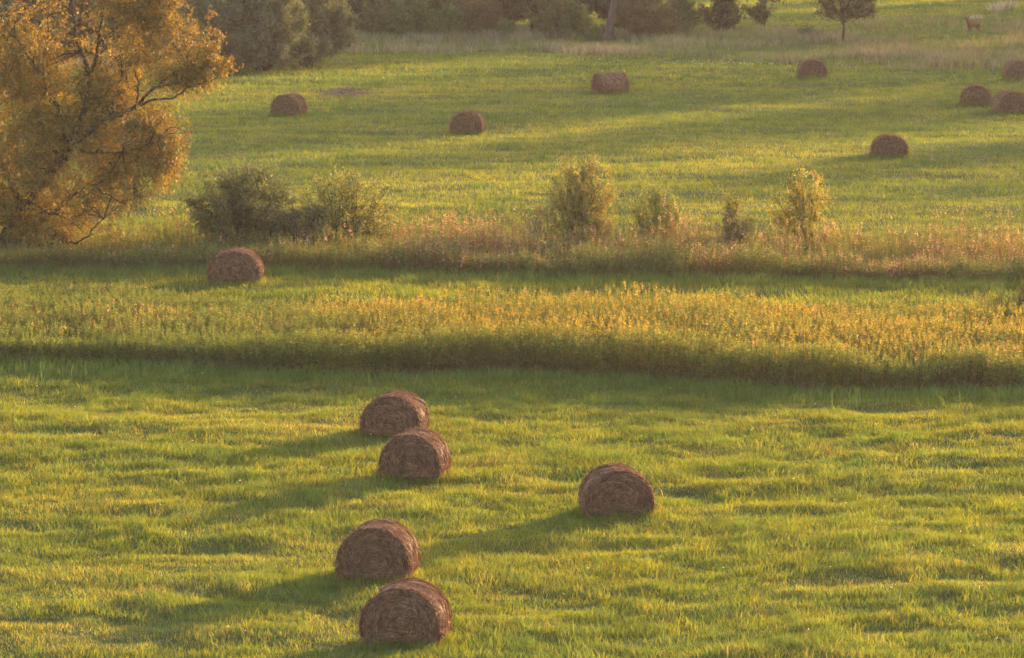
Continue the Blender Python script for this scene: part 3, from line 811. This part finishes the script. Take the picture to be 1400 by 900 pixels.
    for (px, py, rx, ry, dy, n) in cl:
        n = int(n * 1.4)
        c = W(px, py, dy); s = YB / F
        rad = np.array([rx * s, min(rx, ry) * s * 1.0, ry * s])
        # a twig-bearing branch from the nearest limb point
        j = np.argmin(np.linalg.norm(allp - c, axis=1))
        a = allp[j]
        for q in range(4):
            e = c + r.normal(size=3) * rad * 0.55
            m = (a + e) / 2 + np.array([0, 0, 0.12]) + r.normal(size=3) * 0.1
            tw.add(spline([a, m, e], 8), np.linspace(0.03, 0.007, 8))
        dv = unit(r.normal(size=(n, 3)))
        ks = 12
        sub = c + unit(r.normal(size=(ks, 3))) * rad * (0.45 + 0.65 * r.random((ks, 1)))
        sr = 0.32 + 0.45 * r.random((ks, 1))
        sk = r.integers(0, ks, n)
        st = sub[sk] + dv * rad * sr[sk] * (r.random((n, 1)) ** 0.5)
        d = unit(dv * 0.55 + r.normal(size=(n, 3)) * 0.45 + np.array([[0, 0, -0.25]]))
        tl = (0.22 + 0.38 * r.random((n, 1)))
        for q in range(0, n, 3):
            tw.add(np.array([st[q] - d[q] * 0.1, st[q] + d[q] * tl[q] * .5, st[q] + d[q] * tl[q] + np.array([0, 0, -0.06])]), [.006, .004, .002])
        nl = 17
        idx = np.repeat(np.arange(n), nl); mm = len(idx)
        u = r.random((mm, 1))
        p = st[idx] + d[idx] * tl[idx] * u + np.array([[0, 0, -0.10]]) * u * u + r.normal(size=(mm, 3)) * 0.045
        dd = unit(d[idx] * 0.5 + r.normal(size=(mm, 3)) * 0.7 + np.array([[0, 0, -0.5]]))
        sd_ = unit(np.cross(dd, r.normal(size=(mm, 3))))
        sc = (0.65 + 0.7 * r.random((mm, 1)))
        ci = r.choice(5, size=n, p=wts)[idx]; sw = r.random(mm) < .35; ci[sw] = r.choice(5, size=sw.sum(), p=wts)
        Ls.diamonds(p, dd * 0.112 * sc, sd_ * 0.038 * sc, colors[ci] * (0.7 + 0.6 * r.random((mm, 1))))
    link("twigs", tw.build("twigs", M_BARK), o)
    link("crown", Ls.build("crown", M_WILLOW), o)
golden_willow()

# ------------------------------------------------------------------ hay bales
def bale_profile(k=64):
    a = np.arange(k) * 2 * math.pi / k
    ca, sa = np.cos(a), np.sin(a)
    x = 0.5 * np.sign(ca) * np.abs(ca) ** np.where(sa > 0, 1.0, 0.75)
    z = np.where(sa > 0, 0.36 + 0.64 * np.abs(sa) ** 1.0, 0.36 - 0.36 * np.abs(sa) ** 0.7)
    return np.stack([x, z], 1)   # unit width, unit height, counter-clockwise from +x

BALE_L = 1.2
def bale_meshes(seed):
    r = np.random.default_rng(seed)
    PR = bale_profile(72); k = 72
    W_, H_ = 1.48, 1.15
    ys = np.array([0.0, 0.03, 0.08, 0.2, 0.32, 0.44, 0.56, 0.68, 0.8, 0.92, 1.0, 1.12, 1.17, 1.2])
    rings = []
    for t, yv in enumerate(ys):
        edge = min(yv, BALE_L - yv)
        shrink = 1 - 0.035 * math.exp(-edge / 0.035)
        nz = fbm(np.cos(np.arange(k) / k * 2 * math.pi) * 3 + 9 * seed, np.sin(np.arange(k) / k * 2 * math.pi) * 3 + yv * 5, seed, 3) - 0.5
        sc = shrink * (1 + 0.11 * nz + 0.012 * math.sin(yv * 40 + seed))
        c = np.array([0, 0.44])
        q = (PR - c) * sc[:, None] + c
        rings.append(np.stack([q[:, 0] * W_, np.full(k, yv), np.maximum(q[:, 1] * H_, -0.02)], 1))
    m = len(ys); V = np.concatenate(rings)
    i = np.arange(m - 1)[:, None] * k; j = np.arange(k)[None, :]; j2 = (j + 1) % k
    side = mesh_from("barrel", V, [np.stack([i + j, i + k + j, i + k + j2, i + j2], -1).reshape(-1, 4)], M_HAY_LIT, smooth=True)
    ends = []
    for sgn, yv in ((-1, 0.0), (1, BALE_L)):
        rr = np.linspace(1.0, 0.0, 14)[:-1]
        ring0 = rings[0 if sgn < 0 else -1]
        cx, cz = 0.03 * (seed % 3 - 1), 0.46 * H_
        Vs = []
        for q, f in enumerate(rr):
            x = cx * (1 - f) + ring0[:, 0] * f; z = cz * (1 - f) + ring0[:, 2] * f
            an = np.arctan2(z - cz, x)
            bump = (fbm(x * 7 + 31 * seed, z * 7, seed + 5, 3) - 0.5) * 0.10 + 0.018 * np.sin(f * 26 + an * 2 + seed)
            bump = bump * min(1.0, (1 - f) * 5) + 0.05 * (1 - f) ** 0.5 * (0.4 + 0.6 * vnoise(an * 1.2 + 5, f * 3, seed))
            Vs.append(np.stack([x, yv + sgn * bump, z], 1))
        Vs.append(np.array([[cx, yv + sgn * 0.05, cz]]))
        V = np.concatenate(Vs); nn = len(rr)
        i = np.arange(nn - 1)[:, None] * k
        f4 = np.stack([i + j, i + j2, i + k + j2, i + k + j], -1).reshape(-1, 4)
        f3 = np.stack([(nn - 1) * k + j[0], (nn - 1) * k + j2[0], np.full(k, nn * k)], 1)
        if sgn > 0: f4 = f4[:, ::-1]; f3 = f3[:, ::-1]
        ends.append(mesh_from("end_face", V, [f4, f3], M_HAY_END_SHADED, smooth=True))
    # loose strands
    L = Leaves()
    cols = np.array([[0.18, 0.082, 0.046], [0.10, 0.042, 0.025], [0.34, 0.18, 0.105], [0.04, 0.017, 0.011], [0.21, 0.088, 0.054]])
    # on the ends: arcs round the core, some sagging
    for sgn, yv, n in ((-1, 0.0, 5200), (1, BALE_L, 1500)):
        f = np.sqrt(r.random(n)) * 0.99; a0 = r.random(n) * 2 * math.pi
        ln = (0.10 + 0.35 * r.random(n)); kk = 5
        t = np.linspace(0, 1, kk)[None, :]
        da = ln / np.maximum(f * 0.6, 0.12)
        an = a0[:, None] + da[:, None] * (t - .5) * np.sign(r.random(n) - 0.5)[:, None]
        ff = np.clip(f[:, None] + (r.normal(size=(n, 1)) * 0.10) * (t - .5) * 2 + 0.02 * r.normal(size=(n, kk)), 0, 1.0)
        pi_ = (an / (2 * math.pi) * k) % k; i0 = pi_.astype(int) % k; fr = (pi_ - np.floor(pi_))[..., None]
        ring0 = rings[0 if sgn < 0 else -1][:, [0, 2]]
        q = ring0[i0] * (1 - fr) + ring0[(i0 + 1) % k] * fr
        cc = np.array([0.03 * (seed % 3 - 1), 0.46 * H_])
        q = cc + (q - cc) * ff[..., None]
        out = 0.055 * (1 - ff) ** 0.5 + 0.03 * r.random((n, 1)) + 0.02 * r.random((n, kk)) 
        P = np.stack([q[..., 0], yv + sgn * out, q[..., 1] - 0.015 * r.random((n, kk))], -1)
        tn = unit(np.gradient(P, axis=1))
        sd_ = unit(np.cross(tn, np.array([0, 1.0, 0]) + 0.8 * r.normal(size=(n, 1, 3))))
        ci = r.choice(5, size=n, p=[.3, .25, .17, .15, .13])
        L.strips(P, sd_, 0.004 + 0.006 * r.random(n), cols[ci] * 0.74)  # end strands tinted darker, in keeping with the painted shade of the ends
    # on the barrel: along the wrap, scattered, frayed edge tufts at the rims
    n = 4200
    yv = r.random(n) * BALE_L; a0 = r.random(n); kk = 4
    t = np.linspace(-.5, .5, kk)[None, :]
    ln = 0.10 + 0.30 * r.random(n)
    an = (a0[:, None] + ln[:, None] / 4.2 * t) * k
    i0 = np.floor(an).astype(int) % k; fr = (an - np.floor(an))[..., None]
    q = PR[i0] * (1 - fr) + PR[(i0 + 1) % k] * fr
    c = np.array([0, .44]); off = 1.012 + 0.035 * r.random((n, 1)) + 0.012 * r.random((n, kk))
    q = c + (q - c) * off[..., None]
    P = np.stack([q[..., 0] * W_, yv[:, None] + (r.normal(size=(n, 1)) * 0.10) * t * 2 + 0 * t, np.maximum(q[..., 1] * H_, 0)], -1)
    tn = unit(np.gradient(P, axis=1)); nr = unit(P - np.array([0, 0.6, 0.5]))
    L.strips(P, unit(np.cross(tn, nr + 0.6 * r.normal(size=(n, 1, 3)))), 0.005 + 0.007 * r.random(n), cols[r.choice(5, size=n, p=[.3, .2, .27, .08, .15])])
    n = 1500
    a0 = r.random(n) * k; i0 = a0.astype(int) % k
    fr = (a0 - np.floor(a0))[:, None]
    q = (PR[i0] * (1 - fr) + PR[(i0 + 1) % k] * fr - c) * 0.985 + c
    yv = np.where(r.random(n) < .7, 0.01, BALE_L - 0.01)
    p = np.stack([q[:, 0] * W_, yv, np.maximum(q[:, 1] * H_, .02)], 1)
    d = unit(np.stack([q[:, 0] * 1.0, (yv - 0.6) * 0.9, (q[:, 1] - .44)], 1) + 0.6 * r.normal(size=(n, 3)))
    l2 = (0.04 + 0.13 * r.random((n, 1)))
    P = np.stack([p, p + d * l2 * .5, p + d * l2 + np.array([[0, 0, -.02]])], 1)
    L.strips(P, np.repeat(unit(np.cross(d, r.normal(size=(n, 3))))[:, None, :], 3, 1), 0.006 + .005 * r.random(n), cols[r.choice(5, size=n)])
    return side, ends, L.build("loose_straw", M_STRAW)

BV = [bale_meshes(s) for s in (1, 2, 3)]
for (px, py, bw, bh, yaw, v, lab), (x, y) in zip(BALES, BPOS):
    side, ends, straw = BV[v]
    o = empty("hay_bale", (x, y, tz(x, y) - 0.03), lab, "hay bale", "round hay bales on the meadows", rz=-R(yaw))
    o.scale = (bw / 1.48, 1.12 if yaw == 70 else 0.86, bh / 1.15)
    link("barrel", side, o)
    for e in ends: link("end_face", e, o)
    s_ = link("loose_straw", straw, o); tag(s_, kind="stuff")

# flattened pile of old hay beside a bale in the far field
def hay_pile():
    r = np.random.default_rng(600)
    x0, y0 = gpt(470, 131)
    L = Leaves(); n = 2600
    u = r.normal(size=n) * 0.62; v = r.normal(size=n) * 1.0
    hh = 0.26 * np.exp(-((u - 0.15) / 0.62) ** 2 - (v / 1.3) ** 2) * (0.6 + 0.8 * vnoise(u * 3, v * 3, 5))
    zz = hh * (0.6 + 0.5 * r.random(n)) + 0.06
    a = r.random(n) * 2 * math.pi
    d = np.stack([np.cos(a), np.sin(a), 0.25 * r.normal(size=n)], 1)
    ln = 0.12 + 0.25 * r.random(n)
    p = np.stack([u, v, zz], 1)
    P = np.stack([p - d * ln[:, None] / 2, p + np.array([[0, 0, 0.02]]), p + d * ln[:, None] / 2], 1)
    cols = np.array([[0.17, 0.10, 0.068], [0.11, 0.062, 0.042], [0.24, 0.15, 0.105]])
    P = P * np.array([0.8, 0.7, 0.9])
    L.strips(P, np.repeat(unit(np.cross(d, r.normal(size=(n, 3))))[:, None], 3, 1), 0.015 + 0.015 * r.random(n), cols[r.integers(0, 3, n)])
    tag(link("hay_pile", L.build("hay_pile", M_STRAW), loc=(x0, y0, tz(x0, y0))), "low flattened pile of old hay in the far field", "hay pile")
hay_pile()

# ------------------------------------------------------------------ roe deer
def deer():
    x, y = gpt(1331, 46)
    m = solid_mat("deer_fur", (0.10, 0.040, 0.020), (0.17, 0.072, 0.036), 9, rough=0.9)
    mw = solid_mat("deer_pale", (0.55, 0.45, 0.36), (0.75, 0.66, 0.56), 9, rough=0.9)
    md = solid_mat("dark_fur", (0.02, 0.013, 0.01), (0.04, 0.025, 0.02), 9, rough=0.9)
    # deer faces -x in local space; skin over a jointed skeleton
    J = [((0.02, 0, 0.66), .15), ((0.28, 0, 0.67), .155), ((-0.24, 0, 0.66), .155), ((-0.38, 0, 0.74), .115), ((-0.46, 0, 0.90), .075), ((-0.50, 0, 1.02), .07),
         ((-0.58, 0, 1.02), .058), ((-0.70, 0, 0.975), .036), ((0.44, 0, 0.66), .12), ((0.53, 0, 0.60), .05)]
    E = [(0, 1), (0, 2), (2, 3), (3, 4), (4, 5), (5, 6), (6, 7), (1, 8), (8, 9)]
    def chain(root, pts):
        p = root
        for c, rr in pts:
            J.append((c, rr)); E.append((p, len(J) - 1)); p = len(J) - 1
    for s in (-1, 1):
        chain(2, [((-0.29, .075 * s, .48), .07), ((-0.28, .08 * s, .28), .034), ((-0.29, .08 * s, .08), .024), ((-0.32, .08 * s, 0.01), .028)])
        chain(8, [((0.40, .08 * s, .50), .095), ((0.34, .085 * s, .37), .055), ((0.47, .085 * s, .26), .033), ((0.44, .085 * s, .07), .024), ((0.41, .085 * s, 0.01), .028)])
        chain(5, [((-0.49, .06 * s, 1.09), .03), ((-0.47, .11 * s, 1.17), .034), ((-0.46, .14 * s, 1.24), .010)])
    me = bpy.data.meshes.new("roe_deer")
    me.from_pydata([j[0] for j in J], E, [])
    o = bpy.data.objects.new("roe_deer", me); COL.objects.link(o)
    sk = o.modifiers.new("skin", 'SKIN')
    for q, sv in enumerate(me.skin_vertices[0].data if me.skin_vertices else []):
        sv.radius = (J[q][1],) * 2
    if not me.skin_vertices:
        bpy.context.view_layer.objects.active = o
        o.select_set(True)
        bpy.ops.object.mode_set(mode='EDIT'); bpy.ops.mesh.customdata_skin_add(); bpy.ops.object.mode_set(mode='OBJECT')
        for q, sv in enumerate(me.skin_vertices[0].data): sv.radius = (J[q][1],) * 2
        me.skin_vertices[0].data[0].use_root = True
    o.modifiers.new("smooth", 'SUBSURF').levels = 2
    dg = bpy.context.evaluated_depsgraph_get()
    m2 = bpy.data.meshes.new_from_object(o.evaluated_get(dg))
    o.modifiers.clear(); o.data = m2
    m2.materials.clear(); [m2.materials.append(q) for q in (m, mw, md)]
    for p in m2.polygons:
        c = p.center; p.use_smooth = True
        p.material_index = 0
        if c.x > 0.52 or (c.z < 0.54 and abs(c.y) < 0.07 and -0.2 < c.x < 0.3): p.material_index = 1
        if -0.06 < c.x < 0.12 and c.y > 0.06 and 0.54 < c.z < 0.69: p.material_index = 1  # pale spot on one flank
        if c.x < -0.685 or (abs(c.x + 0.585) < 0.02 and c.z > 1.03 and abs(c.y) > 0.03): p.material_index = 2
    o.location = (x, y, tz(x, y) - 0.12); o.rotation_euler = (0, 0, R(222 - 180))
    o.scale = (1.12, 1.05, 1.0)
    tag(o, "brown roe deer standing half hidden in grass, facing left, head raised", "deer")
deer()

# ------------------------------------------------------------------ the wood off to the right, whose long evening shade lies over the far field
def far_wood():
    r = np.random.default_rng(700)
    L = Leaves()
    spots = [(39 + 2.4 * q + 2 * r.random(), 272 + 20 * r.random(), 19.5 + 2.5 * r.random() - 6.5 * (q in (9, 10, 11, 25, 26, 27, 28)) - 4.5 * (q in (14, 15))) for q in range(32)]
    spots += [(58 + 2.8 * q + 2 * r.random(), 352 + 30 * r.random(), 19 + 7 * r.random()) for q in range(26)]
    for (x, y, H) in spots:
        W = 4.5 + 2.5 * r.random(); n = int(1000 * (H / 17) ** 2 * (1.9 if y > 330 else 1.0))
        d = unit(r.normal(size=(n, 3))); p = d * (r.random((n, 1)) ** .4) * np.array([W / 2, W / 2, H * .42]) + np.array([x, y, H * .57])
        a = unit(r.normal(size=(n, 3))); b = unit(np.cross(a, r.normal(size=(n, 3))))
        L.diamonds(p, a * 0.5, b * 0.34, np.array([[0.06, 0.065, 0.028]]) * (0.7 + .6 * r.random((n, 1))))
        kk = np.linspace(0, 1, 5)
        P = np.stack([x + 0 * kk, y + 0 * kk, kk * H * .8], 1)[None]
        for ang in (0, 1.57):
            L.strips(P, np.tile(np.array([math.cos(ang), math.sin(ang), 0]), (1, 5, 1)), np.array([0.35]), np.array([[0.05, 0.035, 0.025]]))
    tag(link("far_wood", L.build("far_wood", M_LEAF)), kind="stuff")
far_wood()

# ------------------------------------------------------------------ evening haze
def haze(dens, col, g):
    m = bpy.data.materials.new("haze"); m.use_nodes = True
    t = m.node_tree; t.nodes.clear()
    out = t.nodes.new("ShaderNodeOutputMaterial"); v = t.nodes.new("ShaderNodeVolumePrincipled")
    v.inputs["Color"].default_value = (*col, 1); v.inputs["Density"].default_value = dens; v.inputs["Anisotropy"].default_value = g
    t.links.new(v.outputs[0], out.inputs["Volume"])
    x0, x1, y0, y1 = GMAX[0] - 5, GMAX[1] + 5, GMAX[2] - 5, GMAX[3] + 5
    z0, z1 = -1.5, 30.0
    V = np.array([(x, y, z) for z in (z0, z1) for y in (y0, y1) for x in (x0, x1)])
    Fq = np.array([[0, 2, 3, 1], [4, 5, 7, 6], [0, 1, 5, 4], [2, 6, 7, 3], [0, 4, 6, 2], [1, 3, 7, 5]])
    tag(link("haze", mesh_from("haze", V, [Fq], m)), kind="stuff")
haze(0.00007, (0.98, 0.82, 0.80), 0.3)
